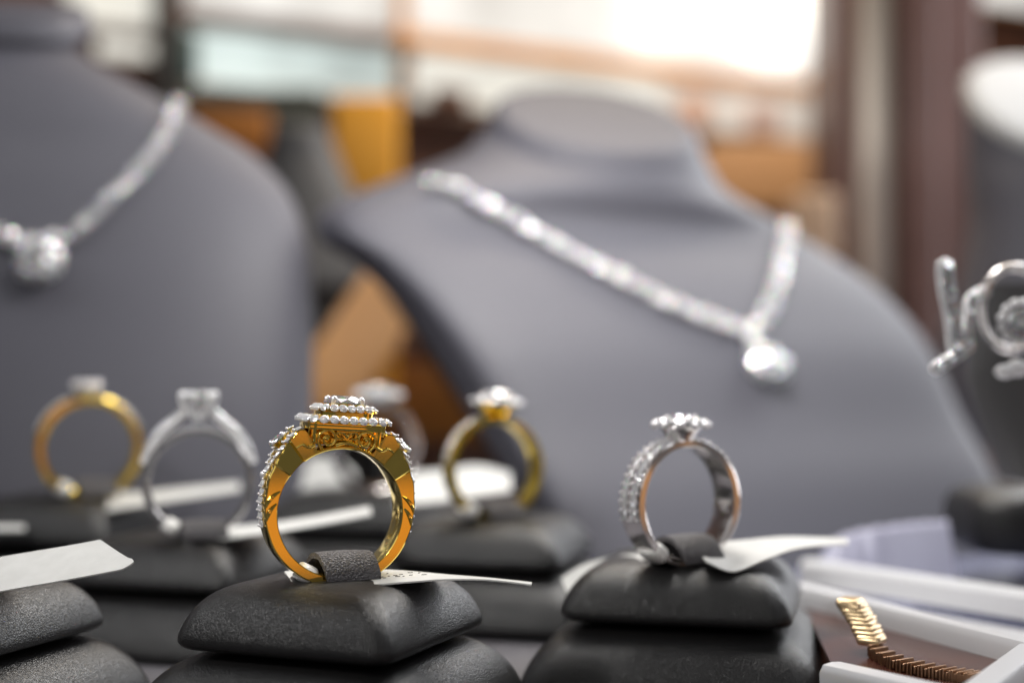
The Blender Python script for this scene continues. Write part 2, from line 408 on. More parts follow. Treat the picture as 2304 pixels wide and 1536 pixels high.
def _cm(rows,n):
    out=[]; m=len(rows)
    for i in range(m-1):
        a,b,c,d=rows[max(i-1,0)],rows[i],rows[i+1],rows[min(i+2,m-1)]
        for k in range(n):
            t=k/n; out.append([.5*((2*q)+(r-p)*t+(2*p-5*q+4*r-s)*t*t+(3*q-p-3*r+s)*t**3) for p,q,r,s in zip(a,b,c,d)])
    out.append(list(rows[-1])); return out
def bust(label, rows, dc, theta, mbody, mcap=None, ex=2.6, group='necklace busts in the display', easel=None):
    rr=smooth_rows(rows); rings=bust_mb(rr, dc, theta, ex=ex)
    base=rings[-1]; bc=sum(base,Vector())/len(base)
    root=thing('display_bust',label,'bust',(bc.x,bc.y,ZT),group=group)
    mb=MB().loft(rings,cap=False)
    n=len(base); mb.add([*base, bc],[(i,(i+1)%n,n) for i in range(n)])
    # rounded rim into the slanted neck top
    top=rings[0]; tc=sum(top,Vector())/n
    rim=[[tc+(v-tc)*s+Vector((0,0,h)) for v in top] for s,h in ((1,0),(.985,1.6),(.95,2.6),(.88,3.2))]
    body=mb.build('torso', mbody, root, smooth=60)
    cp=MB().loft(rim,cap=False); cc=tc+Vector((0,0,3.4)); cp.add([*rim[-1],cc],[(i,(i+1)%n,n) for i in range(n)])
    cp.build('neck_cap', mcap or mbody, root, smooth=60)
    full=MB().merge(mb).merge(cp)
    return root, BVHTree.FromPolygons(full.v, [f for f in full.f])
# left bust
c1=45
R1=[(40,-110,196,24,.05,.35,20),(78,-108,198,24,.05,.3,19),(98,-75,165,19,.04,.2,18),(135,-115,208,22,.02,.1,17),(180,-195,285,25,0,.05,14),(230,-285,374,26,0,0,10),(290,-385,478,26,0,0,5),
    (345,-470,566,26,0,0,1),(430,-545,642,26,0,0,-6),(560,-590,684,26,0,0,-15),(700,-600,694,26,0,0,-23),(900,-598,692,26,0,0,-32),(1130,-595,690,25,0,0,-40),(1300,-590,688,24,0,0,-44)]
b1,T1=bust('grey leatherette necklace bust at the left edge, cropped by the frame',R1,395,R(8),M['bust'])
# middle bust
R2=[(288,1110,1574,27,.17,.55,27),(318,1100,1584,27,.16,.46,26),(350,1072,1602,27,.14,.34,24),(400,1010,1640,27,.12,.2,21),(450,890,1720,25,.08,.12,16),(500,775,1790,20,.03,.05,8),(560,775,1895,16,0,0,0),
    (620,860,1985,15,0,0,-6),(700,940,2070,15,0,0,-13),(800,1015,2140,15,0,0,-22),(950,1105,2205,15,0,0,-33),(1090,1185,2280,15,0,0,-44),(1280,1280,2350,15,0,0,-56)]
b2,T2=bust('grey necklace bust turned right in the middle, with a slanting neck top',R2,412,R(27),M['bust'],ex=5.5)
# far right bust with a pale neck top
R3=[(245,2178,2560,30,.05,.8,10),(350,2180,2560,30,.05,.3,8),(420,2186,2560,30,0,.1,4),(520,2190,2570,31,0,0,0),(660,2160,2580,33,0,0,-4),(800,2120,2590,35,0,0,-8),(1000,2110,2600,35,0,0,-12)]
b3,T3=bust('far grey bust with a pale neck top at the right edge',R3,540,R(0),M['bust'],M['pale_cap'])
# dark bust behind
R4=[(300,606,742,20,.02,.2,6),(350,596,760,20,0,.1,5),(420,585,790,22,0,0,3),(500,570,835,24,0,0,0),(570,545,880,26,0,0,-3),(620,540,900,27,0,0,-6),(650,580,870,26,0,0,-8)]
b4,T4=bust('dark charcoal bust far behind, between the left and middle busts',R4,600,R(10),M['bust_dark'])
mb=MB(); a=P(735,640,590); mb.box((a.x,596,(a.z+ZT-370)/2+2),(52,40,a.z-ZT+370-6),0,3); mb.build('shadow_block', M['dark'], b4)  # black block standing in for the shadow below the bust
# easel leg behind the middle bust
ez=thing('bust_easel','dark grey slanting easel leg propping the middle bust from behind','easel',tuple(G(1210,1190,ZT)))
p0=P(905,615,455); p1=P(1215,1075,455); d=(p1-p0).normalized(); nrm=Vector((-d.z,0,d.x))
mb=MB(); mb.loft([[p+nrm*s*8+Vector((0,t*3,0)) for s,t in ((-1,-1),(1,-1),(1,1),(-1,1))] for p in (p0,p1)]); mb.build('leg', M['easel'], ez, smooth=0)

def cast(T, px, py, lift=0):
    r=ray(px,py).normalized(); h=T.ray_cast(Vector((0,0,0)), r)
    if h[0] is None: return None,None
    n=h[1] if h[1].dot(r)<0 else -h[1]
    return h[0]+n*lift, n
def necklace(label, T, path, pend, dstone, pr, group='diamond necklaces on the busts'):
    pts=[]; nor=[]
    for q in catmull([Vector((x,y,0)) for x,y in path],10):
        p,n=cast(T,q.x,q.y,dstone*.42)
        if p is not None: pts.append(p); nor.append(n)
    root=thing('diamond_necklace',label,'necklace',tuple(pts[len(pts)//2]),group=group)
    # even spacing
    L=[0]
    for a,b in zip(pts,pts[1:]): L.append(L[-1]+(b-a).length)
    cup=MB(); n_st=int(L[-1]/(dstone*.68)); stones=MB()
    i=0
    for k in range(n_st+1):
        s=L[-1]*k/n_st
        while i<len(L)-2 and L[i+1]<s: i+=1
        t=(s-L[i])/max(L[i+1]-L[i],1e-6); p=pts[i].lerp(pts[i+1],t); n=nor[i].lerp(nor[i+1],t).normalized()
        n=(n+Vector((random.uniform(-.5,.5),random.uniform(-.5,.3),random.uniform(-.2,.8)))).normalized()
        tn=(pts[min(i+1,len(pts)-1)]-pts[i]).normalized(); sd=n.cross(tn).normalized()
        cup.ball(p-n*dstone*.12, dstone*random.uniform(.36,.5), 1)
        for o_ in (-.33,0,.33):
            nn=(n+Vector((random.uniform(-.7,.7),random.uniform(-.6,.3),random.uniform(-.3,.9)))).normalized()
            stones.merge(SMALL, frame(p+sd*dstone*o_+n*dstone*(.34-.3*abs(o_)), nn, random.random()*3)@Matrix.Scale(dstone*random.uniform(.15,.34),4))
    cup.build('chain', M['rhodium'], root, smooth=0); stones.build('chain_stones', M['bright_gem'], root, smooth=0)
    p,n=cast(T,*pend,pr*.75)
    pn=thing_child('pendant', root)
    g=frame(p,(n+Vector((0,-.4,.3))).normalized())
    MB().merge(STONE, g@Matrix.Translation((0,0,pr*.25))@Matrix.Scale(pr*.8,4)).build('centre_stone', M['bright_gem'], pn, smooth=0)
    hs=MB()
    for k in range(10):
        a=2*pi*k/10; hs.merge(SMALL, g@frame((pr*.98*cos(a),pr*.98*sin(a),pr*.15),(cos(a)*.6,sin(a)*.6,1),k)@Matrix.Scale(pr*.33,4))
    hs.merge(MB()); hs.build('halo_stones', M['bright_gem'], pn, smooth=0)
    st=MB()
    for k in range(14):
        a=2*pi*k/14; st.ball(g@Vector((pr*1.05*cos(a),pr*1.05*sin(a),-.15*pr)),pr*.22,1)
    st.build('halo_setting', M['pave'], pn, smooth=0)
    # bail from the chain to the pendant
    bp=[cast(T,x,y,dstone*.9)[0] for x,y in (pend[2:4] if len(pend)>2 else [])] if False else None
    return root
def thing_child(name, parent):
    o=bpy.data.objects.new(name,None); o.empty_display_size=.002; COL.objects.link(o); o.parent=parent; o['_o']=parent['_o']; return o
n1=necklace('diamond necklace with a round pendant hung on the left bust', T1,
    [(392,222),(392,262),(372,315),(335,368),(296,412),(252,455),(205,500),(160,535),(112,552),(70,552),(30,545),(-20,530),(-80,500)], (92,602), 3.9, 4.9)
n2=necklace('diamond necklace with a round pendant hung on the middle bust', T2,
    [(965,425),(1030,438),(1110,482),(1200,535),(1300,590),(1400,640),(1500,690),(1600,730),(1690,752),(1725,700),(1745,640),(1760,570),(1765,510),(1752,478),(1728,476)], (1716,835), 3.8, 4.8)
def bail(root, T, pts, r):
    mb=MB()
    for x,y in pts:
        p,n=cast(T,x,y,r*.8); mb.ball(p,r,1)
    mb.build('bail', M['pave'], root, smooth=0)
bail(n1,T1,[(98,565),(122,548)],2.3); bail(n2,T2,[(1682,762),(1690,785),(1698,805)],2.0)

# ---------------------------------------------------------------- ring stands
def pillow_rings(a, prof, cr, n=6, z0=0):
    rings=[]
    for s,z in prof:
        h=a*s; c=min(cr*(.6+.8*s),h*.95); ring=[]
        for qx,qy,a0 in ((1,1,0),(-1,1,90),(-1,-1,180),(1,-1,270)):
            for k in range(n+1):
                t=R(a0+90*k/n); ring.append(Vector((qx*(h-c)+c*cos(t), qy*(h-c)+c*sin(t), z+z0)))
        # gentle bulge of the sides
        out=[]
        for v in ring:
            bx=1+.035*(1-(v.y/h)**2) if abs(v.x)>h*.8 else 1; by=1+.035*(1-(v.x/h)**2) if abs(v.y)>h*.8 else 1
            out.append(Vector((v.x*bx,v.y*by,v.z)))
        rings.append(out)
    return rings
PROF=[(.06,.15),(.35,.1),(.56,-.15),(.68,-.6),(.775,-1.4),(.85,-2.5),(.91,-3.8),(.955,-5.2),(.985,-6.6),(1.0,-7.6),(.992,-8.4),(.95,-9.0),(.84,-9.3)]
def make_stand():
    root=thing('ring_stand','front','ring stand',(0,0,ZT+21.5),local=True)
    u=MB().loft(pillow_rings(18.4,PROF,2.4),cap=True); u.build('upper_cushion', M['leather'], root, smooth=80, sub=1)
    P2=[(s,z*1.3-9.4) for s,z in PROF]
    l=MB().loft(pillow_rings(24.2,P2,3.6),cap=True); l.build('lower_cushion', M['leather'], root, smooth=80, sub=1)
    return root
def make_strap(root, w=8.2, rot=0, c=(0,0), h=2.7, span=3.9):
    """leather tab arched over the ring: a strip running front to back, w wide"""
    N=14; rings=[]; edge=MB(); zr=.1
    M4=Matrix.Translation((c[0],c[1],0))@Matrix.Rotation(rot,4,'Z')
    for i in range(N+1):
        t=i/N; y=-span+2*span*t; z=h*(1-abs(2*t-1)**2.3)+zr
        sk=(y/span)*-.9
        rings.append([M4@Vector((x+sk,y,z+dz)) for x,dz in ((-w/2,0),(-w/2,.85),(-w/4,.98),(0,1.02),(w/4,.98),(w/2,.85),(w/2,0))])
    return MB().loft(rings).build('strap', M['strap'], root, smooth=50)
proto=make_stand()
stands=[]
def stand(label, pxy, z, rot, sc=1.0, zs=1.0, strap=None, first=[True]):
    """pxy: mm position"""
    o=proto if first[0] else copy_tree(proto_clean)
    first[0]=False
    o.location=W((pxy[0],pxy[1],z)); o.rotation_euler=(0,0,rot); o.scale=(sc,sc,zs)
    o['label']=label; o['group']='black cushioned ring stands'
    stands.append(o); return o
proto_clean=proto
ZP=-30.5                                       # top of the cushions
def ground(px,py,z=ZP): 
    g=G(px,py,z); return (g.x,g.y)
# ---------------------------------------------------------------- rings
def band_mb(Rin, rout, hw, N=180, dome=.10, bev=.14, rng=None):
    """rout(deg), hw(deg): angle from the top of the ring"""
    rings=[]
    ph=[rng[0]+(rng[1]-rng[0])*i/N for i in range(N+1)] if rng else [360*i/N for i in range(N)]
    for d in ph:
        a=R(d); ro=rout(d); w=hw(d); b=bev
        sec=[(Rin+dome,-w),(Rin+.02,-w*.6),(Rin,0),(Rin+.02,w*.6),(Rin+dome,w),
             (Rin+dome+b,w+b*.8),(ro-b*1.5,w+b*.8),(ro-b*.3,w),(ro,w*.82),(ro+.05,0),(ro,-w*.82),(ro-b*.3,-w),(ro-b*1.5,-w-b*.8),(Rin+dome+b,-w-b*.8)]
        rings.append([Vector((r*sin(a),y,r*cos(a))) for r,y in sec])
    return MB().loft(rings,loop=rng is None)
def fold(d):
    d=d%360; return d if d<=180 else 360-d
def ring_root(name,label,cpx,D,theta,roll,group=None):
    c=P(cpx[0],cpx[1],D)
    return thing(name,label,'ring',tuple(c),(0,R(roll),R(theta)),group,local=True)

# --- the sharp gold ring in front
def front_ring():
    root=ring_root('engagement_ring','sharp yellow gold ring with scroll gallery and square double diamond halo',(757,1150),207,21,4)
    Rin=9.05
    OUT=[(0,9.75),(25,9.75),(27.5,13.2),(31,13.55),(38,13.1),(50,12.25),(62,11.75),(80,11.2),(95,10.95),(112,10.8),(150,10.6),(180,10.55)]
    HW=[(0,2.75),(28,2.65),(39,2.65),(40,2.2),(56.5,2.74),(57.2,2.52),(180,2.5)]
    g=M['gold']
    band_mb(Rin,lambda d:interp(OUT,fold(d)),lambda d:lerp_tab(HW,fold(d)),N=520).build('band',g,root,smooth=28)
    out=lambda d:interp(OUT,fold(d)); hw=lambda d:lerp_tab(HW,fold(d))
    # gallery: front and back openwork walls, corner posts, top bar
    gal=MB()
    for sy in (-1,1):
        gal.box((0,sy*2.95,12.35),(11.2,.7,1.15),bev=.12)
        gal.box((0,sy*1.55,11.0),(10.6,.3,2.6))
        for sx in (-1,1): gal.tube([(sx*4.75,sy*3.12,13.0),(sx*4.75,sy*3.2,11.2),(sx*4.7,sy*3.2,9.9)],[.26,.26,.22],10)
    for sx in (-1,1): gal.box((sx*5.4,0,12.35),(.6,5.5,1.1),bev=.1)
    gal.build('gallery',g,root,smooth=30)
    fil=MB()
    for sy in (-1,1):
        for sx in (-1,1):
            pts=[]
            for k in range(34):                      # scroll
                t=k/33; a=R(-60)+t*R(560); r=1.62*(1-.80*t)
                pts.append((sx*(2.75+r*cos(a)),sy*(3.05+.12*sin(3*t)),10.55+.98*r*sin(a)))
            fil.tube(pts,[.25-.10*(k/33) for k in range(34)],8)
            p2=[]
            for k in range(20):
                t=k/19; a=R(200)-t*R(330); r=.95*(1-.6*t)
                p2.append((sx*(1.05+r*cos(a)),sy*3.0,11.0+r*sin(a)*.8))
            fil.tube(p2,.15,6)
            fil.ball((sx*2.9,sy*3.0,10.6),.34,2)
            # leaf on the shoulder
            fil.tube(catmull([(sx*4.5,sy*2.85,9.6),(sx*5.4,sy*2.9,9.2),(sx*6.3,sy*2.9,9.5),(sx*7.2,sy*2.8,9.0)],6),[.3]*6+[.26]*6+[.16]*7,8)
            # engraved leaf on the lower shoulder
            for (d0,q0),(d1,q1) in (((73,.12),(88,.95)),((84,.15),(98,.95))):
                pts=[]
                for k in range(9):
                    t=k/8; d=d0+(d1-d0)*t; q=q0+(q1-q0)*t+.12*sin(pi*t); r=Rin+.1+(out(d)-Rin-.2)*q
                    pts.append((sx*r*sin(R(d)),sy*(hw(d)+.15),r*cos(R(d))))
                fil.tube(pts,[.12+.2*sin(pi*k/8) for k in range(9)],6)
        fil.tube(catmull([(-1.5,sy*3.0,11.65),(0,sy*3.05,11.6),(1.5,sy*3.0,11.65)],6),.13,6)
        fil.tube([(-1.0,sy*3.0,11.5),(0,sy*3.05,10.5),(1.0,sy*3.0,11.5)],.13,6)
        fil.tube(catmull([(-1.6,sy*3.05,9.7),(-.5,sy*3.1,10.05),(.5,sy*3.1,10.05),(1.6,sy*3.05,9.7)],6),.3,8)
    fil.build('filigree',g,root,smooth=50)
    # halo tiers
    def rsq(h,c,n=7):
        out_=[]
        for qx,qy,a0 in ((1,1,0),(-1,1,90),(-1,-1,180),(1,-1,270)):
            for k in range(n+1):
                t=R(a0+90*k/n); out_.append((qx*(h-c)+c*cos(t),qy*(h-c)+c*sin(t)))
        return out_
    def plate(h,c,z0,z1,b=.12):
        mb=MB(); mb.loft([[Vector((x*s,y*s,z)) for x,y in rsq(h,c)] for s,z in ((1-b/h,z0),(1,z0+b),(1,z1-b),(1-b/h,z1))]); return mb
    plate(6.05,2.2,12.85,13.35).build('lower_halo',g,root,smooth=30)
    plate(3.9,1.9,13.35,14.55).build('upper_collar',g,root,smooth=30)
    plate(4.35,2.0,14.45,14.95).build('upper_halo',g,root,smooth=30)
    def along(h,c,n):
        poly=[Vector((x,y,0)) for x,y in rsq(h,c)]; m=len(poly); L=[(poly[(i+1)%m]-poly[i]).length for i in range(m)]; T=sum(L); res=[]
        for k in range(n):
            s=T*k/n; i=0
            while s>L[i]: s-=L[i]; i+=1
            p=poly[i].lerp(poly[(i+1)%m],s/max(L[i],1e-9)); e=(poly[(i+1)%m]-poly[i]).normalized()
            if L[i]<1e-6: e=(poly[(i+2)%m]-poly[i]).normalized()
            res.append((p,Vector((e.y,-e.x,0))))
        return res
    beads=MB()
    me=stone_mesh('halo_stone',.7,SMALL)
    for p,n in along(5.72,2.1,30):
        place_copy(me,'halo_stone',root,frame((p.x+n.x*.2,p.y+n.y*.2,13.35),(n*1.3+Vector((0,0,1))).normalized(),random.random()*3))
    for p,n in along(6.0,2.15,30*2): beads.ball((p.x*1.015,p.y*1.015,13.28),.2,1)
    me2=stone_mesh('halo_stone_small',.68,SMALL)
    for p,n in along(3.85,1.8,22):
        place_copy(me2,'halo_stone',root,frame((p.x+n.x*.25,p.y+n.y*.25,15.0),(n*1.2+Vector((0,0,1))).normalized(),random.random()*3))
    for p,n in along(4.3,2.0,44): beads.ball((p.x*1.02,p.y*1.02,14.88),.18,1)
    # centre stone and claws
    cs=MB().merge(STONE,Matrix.Translation((0,0,15.75))@Matrix.Scale(3.05,4)); cs.build('centre_stone',M['gem'],root,smooth=0)
    for k in range(4):
        a=pi/4+k*pi/2; q=MB()
        q.tube([(2.3*cos(a),2.3*sin(a),14.9),(3.0*cos(a),3.0*sin(a),15.5),(3.0*cos(a),3.0*sin(a),16.1)],[.3,.36,.36],8)
        q.ball((2.85*cos(a),2.85*sin(a),16.25),.5,2); q.build('claw',M['rhodium'],root,smooth=60)
    # pave on the shoulders: two rows that cross and then part round a side stone
    me3=stone_mesh('pave_stone',.56,SMALL)
    YY=[(31,2.35),(40,2.35),(48,2.0),(56,1.15),(63,.35),(68,-.2),(74,-.65),(82,-.8),(104,-.8)]
    for sx in (-1,1):
        for row in (-1,1):
            d=31.0
            while d<103:
                r=out(d)+.12; y=row*interp(YY,d); a=R(d)*sx; n=Vector((sin(a),y*.07,cos(a)))
                ex=interp([(30,.0),(66,.18),(80,0)],d)
                place_copy(me3,'pave_stone',root,frame(((r+ex)*sin(a),y,(r+ex)*cos(a)),n,random.random()*3))
                for sgn in (-1,1):
                    beads.ball(((r+.16)*sin(a+R(2.4)*sx),y+sgn*.52,(r+.16)*cos(a+R(2.4)*sx)),.21,1)
                d+=R(1)**-1*(1.12/ r)
        for d in (66,):
            a=R(d)*sx; r=out(d)+.35; beads.ball((r*sin(a),0,r*cos(a)),.62,2)
        # side stone in its own cup
        a=R(43)*sx; r=out(43)+.9; n=Vector((sin(a),0,cos(a)))
        MB().merge(STONE,frame(n*r,n)@Matrix.Diagonal((1.15,1.55,1.2,1))).build('side_stone',M['gem'],root,smooth=0)
        cup=MB(); cup.tube([n*(r-2.1),n*(r-.9),n*(r-.25)],[.45,.8,1.2],14)
        cup.build('side_stone_cup',g,root)
        for k in range(4):
            f=frame(n*r,n); q=f@Vector((1.1*cos(pi/4+k*pi/2),1.35*sin(pi/4+k*pi/2),.15)); beads.ball(q,.34,2)
    beads.build('beads',M['rhodium'],root,smooth=60)
    return root
front_ring()

# --- the white gold ring on the right with two pave rows
def flower_ring():
    root=ring_root('flower_ring','white gold ring with diamond flower top and two pave rows on the right stand',(1532,1128),232,31,0)
    Rin=8.85; OUT=[(0,10.2),(60,10.3),(100,10.4),(112,10.3),(180,10.3)]; HW=[(0,2.0),(60,2.5),(110,2.5),(180,2.0)]
    out=lambda d:interp(OUT,fold(d)); hw=lambda d:interp(HW,fold(d))
    band_mb(Rin,out,hw).build('band',M['silver'],root,smooth=28)
    me=stone_mesh('pave_row_stone',.8,SMALL); beads=MB()
    for sx in (-1,1):
        for y in (-1.2,1.2):
            d=14.0
            while d<104:
                r=out(d)+.1; a=R(d)*sx
                place_copy(me,'pave_stone',root,frame((r*sin(a),y,r*cos(a)),(sin(a),y*.12,cos(a)),random.random()*3))
                for sg in (-1,1): beads.ball(((r+.15)*sin(a+R(3.4)*sx),y+sg*.8,(r+.15)*cos(a+R(3.4)*sx)),.3,1)
                d+=math.degrees(1.42/r)
    MB().loft([[Vector((r*cos(2*pi*j/20),r*sin(2*pi*j/20),z)) for j in range(20)] for r,z in ((2.2,9.9),(2.5,10.6),(3.0,11.5),(3.6,12.2),(3.4,12.8))]).build('basket',M['silver'],root)
    fs=stone_mesh('petal_stone',1.2)
    for k in range(11):
        a=2*pi*k/11; p=(3.6*cos(a),3.6*sin(a),12.95)
        place_copy(fs,'petal_stone',root,frame(p,(cos(a)*.6,sin(a)*.6,1),k))
        beads.ball((4.5*cos(a),4.5*sin(a),12.45),.62,2); beads.ball((4.2*cos(a+.31),4.2*sin(a+.31),13.1),.36,1); beads.ball((2.4*cos(a+.31),2.4*sin(a+.31),13.7),.3,1)
    MB().merge(STONE,Matrix.Translation((0,0,13.35))@Matrix.Scale(2.2,4)).build('centre_stone',M['gem'],root,smooth=0)
    beads.build('beads',M['rhodium'],root,smooth=60)
    return root
flower_ring()

def pave_arc(root, out, hw, d0, d1, rows, size, m=None, sides=(-1,1)):
    st=MB(); be=MB()
    for sx in sides:
        for y in rows:
            d=d0
            while d<d1:
                r=out(d)+.1; a=R(d)*sx
                st.merge(SMALL, frame((r*sin(a),y,r*cos(a)),(sin(a),y*.15,cos(a)),random.random()*3)@Matrix.Scale(size,4))
                for sg in (-1,1): be.ball(((r+.1)*sin(a+R(3.2)*sx),y+sg*size,(r+.1)*cos(a+R(3.2)*sx)),size*.4,1)
                d+=math.degrees(size*2.05/r)
    st.build('pave_row',M['diamond'],root,smooth=0); be.build('beads',M['rhodium'],root,smooth=60)

# --- the white gold solitaire on the left
def solitaire():
    root=ring_root('solitaire_ring','white gold solitaire with raised diamond and pave cathedral shoulders, behind the front gold ring',(446,1084),265,8,0)
    Rin=8.8; OUT=[(0,9.9),(30,10.0),(60,10.25),(180,10.2)]; HW=[(0,1.1),(60,1.2),(180,1.0)]
    out=lambda d:interp(OUT,fold(d)); hw=lambda d:interp(HW,fold(d))
    band_mb(Rin,out,hw,N=140).build('band',M['silver'],root,smooth=28)
    arms=MB(); st=MB()
    for sx in (-1,1):
        pts=catmull([(sx*9.7,0,3.4),(sx*8.7,0,6.4),(sx*6.8,0,9.2),(sx*4.6,0,11.1),(sx*2.9,0,12.6),(sx*2.2,0,13.7)],7)
        arms.tube(pts,[1.0-.25*k/len(pts) for k in range(len(pts))],8)
        for k in range(4,len(pts)-3):
            p=pts[k]; n=Vector((sx*.7,-.25,.7)).normalized(); st.merge(SMALL,frame(p+n*.85,n,k)@Matrix.Scale(.75,4))
    arms.build('cathedral_shoulder',M['pave'],root,smooth=60)
    for y in (-.55,.55):
        for k in range(15):
            a=R(-40+80*k/14); st.merge(SMALL,frame((10.05*sin(a),y*1.6,10.05*cos(a)),(sin(a)*.5,-1 if y<0 else 1,cos(a)),k)@Matrix.Scale(.55,4))
    st.build('pave_row',M['diamond'],root,smooth=0)
    MB().merge(STONE,Matrix.Translation((0,0,15.6))@Matrix.Scale(3.3,4)).build('centre_stone',M['gem'],root,smooth=0)
    for k in range(6):
        a=k*pi/3+.3; q=MB()
        q.tube([(.8*cos(a),.8*sin(a),11.6),(2.2*cos(a),2.2*sin(a),13.8),(3.15*cos(a),3.15*sin(a),15.0),(3.2*cos(a),3.2*sin(a),16.1)],[.36,.42,.52,.52],8)
        q.ball((3.05*cos(a),3.05*sin(a),16.2),.7,2); q.build('claw',M['pave'],root,smooth=60)
    return root
solitaire()

# --- the yellow gold ring at far left
def plain_gold():
    root=ring_root('yellow_gold_ring','blurred yellow gold ring with one diamond and pave shoulder, at far left',(200,1006),312,24,-2)
    Rin=9.5; OUT=[(0,11.2),(40,11.4),(90,11.2),(180,11.2)]; HW=[(0,2.3),(60,1.9),(180,1.8)]
    out=lambda d:interp(OUT,fold(d)); hw=lambda d:interp(HW,fold(d))
    band_mb(Rin,out,hw,N=140).build('band',M['gold_soft'],root,smooth=28)
    pave_arc(root,out,hw,20,66,(-.7,.7),.72)
    MB().merge(STONE,Matrix.Translation((0,0,13.4))@Matrix.Scale(3.3,4)).build('centre_stone',M['diamond'],root,smooth=0)
    q=MB()
    for k in range(6):
        a=k*pi/3; q.tube([(1.2*cos(a),1.2*sin(a),11.0),(2.7*cos(a),2.7*sin(a),13.2),(2.8*cos(a),2.8*sin(a),14.1)],.42,8); q.ball((2.7*cos(a),2.7*sin(a),14.2),.5,2)
    q.loft([[Vector((r*cos(2*pi*j/16),r*sin(2*pi*j/16),z)) for j in range(16)] for r,z in ((1.4,9.6),(1.8,11.2),(2.6,12.6))]); q.build('basket',M['rhodium'],root)
    return root
plain_gold()

# --- the yellow gold cluster ring behind, right of the front ring
def cluster_gold():
    root=ring_root('cluster_ring','blurred yellow gold ring with diamond cluster top, between the front ring and the right ring',(1110,1052),290,27,3)
    Rin=9.1; OUT=[(0,10.6),(40,10.7),(180,10.6)]; HW=[(0,2.0),(60,1.7),(180,1.6)]
    out=lambda d:interp(OUT,fold(d)); hw=lambda d:interp(HW,fold(d))
    band_mb(Rin,out,hw,N=140).build('band',M['gold_soft'],root,smooth=28)
    pave_arc(root,out,hw,26,82,(0,),.85)
    MB().loft([[Vector((r*cos(2*pi*j/16),r*sin(2*pi*j/16),z)) for j in range(16)] for r,z in ((1.6,10.2),(2.6,11.6),(4.2,12.6),(4.6,13.2))]).build('basket',M['gold_soft'],root)
    c=MB(); 
    for k in range(8):
        a=2*pi*k/8; c.merge(STONE,frame((3.9*cos(a),3.9*sin(a),13.6),(cos(a)*.5,sin(a)*.5,1),k)@Matrix.Scale(1.45,4))
    c.build('halo_stones',M['diamond'],root,smooth=0)
    MB().merge(STONE,Matrix.Translation((0,0,14.8))@Matrix.Scale(2.6,4)).build('centre_stone',M['gem'],root,smooth=0)
    b=MB()
    for k in range(8):
        a=2*pi*(k+.5)/8; b.ball((4.9*cos(a),4.9*sin(a),13.5),.55,2); b.ball((2.6*cos(a),2.6*sin(a),14.9),.45,2)
    b.build('beads',M['rhodium'],root,smooth=60)
    return root
cluster_gold()

# --- the white ring half hidden behind the front ring
def hidden_ring():
    root=ring_root('halo_ring','blurred white gold ring with oval diamond halo, half hidden behind the front ring',(845,1010),345,30,3)
    Rin=9.4; OUT=[(0,11.0),(180,11.0)]; HW=[(0,2.0),(180,1.7)]
    out=lambda d:11.0; hw=lambda d:interp(HW,fold(d))
    band_mb(Rin,out,hw,N=120).build('band',M['silver'],root,smooth=28)
    pave_arc(root,out,hw,28,80,(-.8,.8),.8)
    c=MB().merge(STONE,Matrix.Translation((0,0,14.6))@Matrix.Diagonal((4.2,3.4,3.2,1))); c.build('centre_stone',M['gem'],root,smooth=0)
    c=MB()
    for k in range(14):
        a=2*pi*k/14; c.ball((5.3*cos(a),4.5*sin(a),13.2),1.0,2)
    c.loft([[Vector((r*1.15*cos(2*pi*j/16),r*sin(2*pi*j/16),z)) for j in range(16)] for r,z in ((1.6,10.6),(3,11.8),(4.4,12.9))]); c.build('halo_setting',M['pave'],root)
    return root
hidden_ring()

# ---------------------------------------------------------------- stands under the rings
fz=-30.3
s0=stand('front black leatherette ring stand under the sharp gold ring',(P(757,1150,207).x-.4,209.5),fz,R(-22),.93)
proto_clean=proto
s1=stand('black ring stand under the white gold flower ring at right',(P(1545,1128,236).x+.5,241),-31.3,R(-14))
s2=stand('black ring stand under the white gold solitaire at left',(P(400,1150,268).x,276),-31.4,R(-16),1.0)
s3=stand('black ring stand at far left under the blurred yellow gold ring',(P(118,1100,312).x,320),-27.8,R(-10),1.0,1.12)
s4=stand('black ring stand under the blurred gold cluster ring in the middle',(P(1105,1100,290).x,297),-30.3,R(-14))
s5=stand('black ring stand mostly hidden behind the sharp front ring',(P(800,1100,345).x,352),-29.0,R(-12),1.0,1.07)
s6=stand('black ring stand cropped by the lower left corner beside the white tag',(-86.5,214),-31.5,R(-20))
for s_,rn,w,h,sp_ in ((s0,'engagement_ring',8.6,2.9,4.0),(s1,'flower_ring',8.0,3.4,4.0),(s2,'solitaire_ring',8,2.4,3.6),(s4,'cluster_ring',8,2.4,3.6),(s3,'yellow_gold_ring',8,2.4,3.6)):
    rg=bpy.data.objects[rn]; dv=rg.location-s_.location; th=rg.rotation_euler.z-s_.rotation_euler.z
    q=Matrix.Rotation(-s_.rotation_euler.z,3,'Z')@Vector((dv.x,dv.y,0))
    make_strap(s_,w,th,(q.x/K/s_.scale.x+.9*cos(th),q.y/K/s_.scale.y+.9*sin(th)),h,sp_)

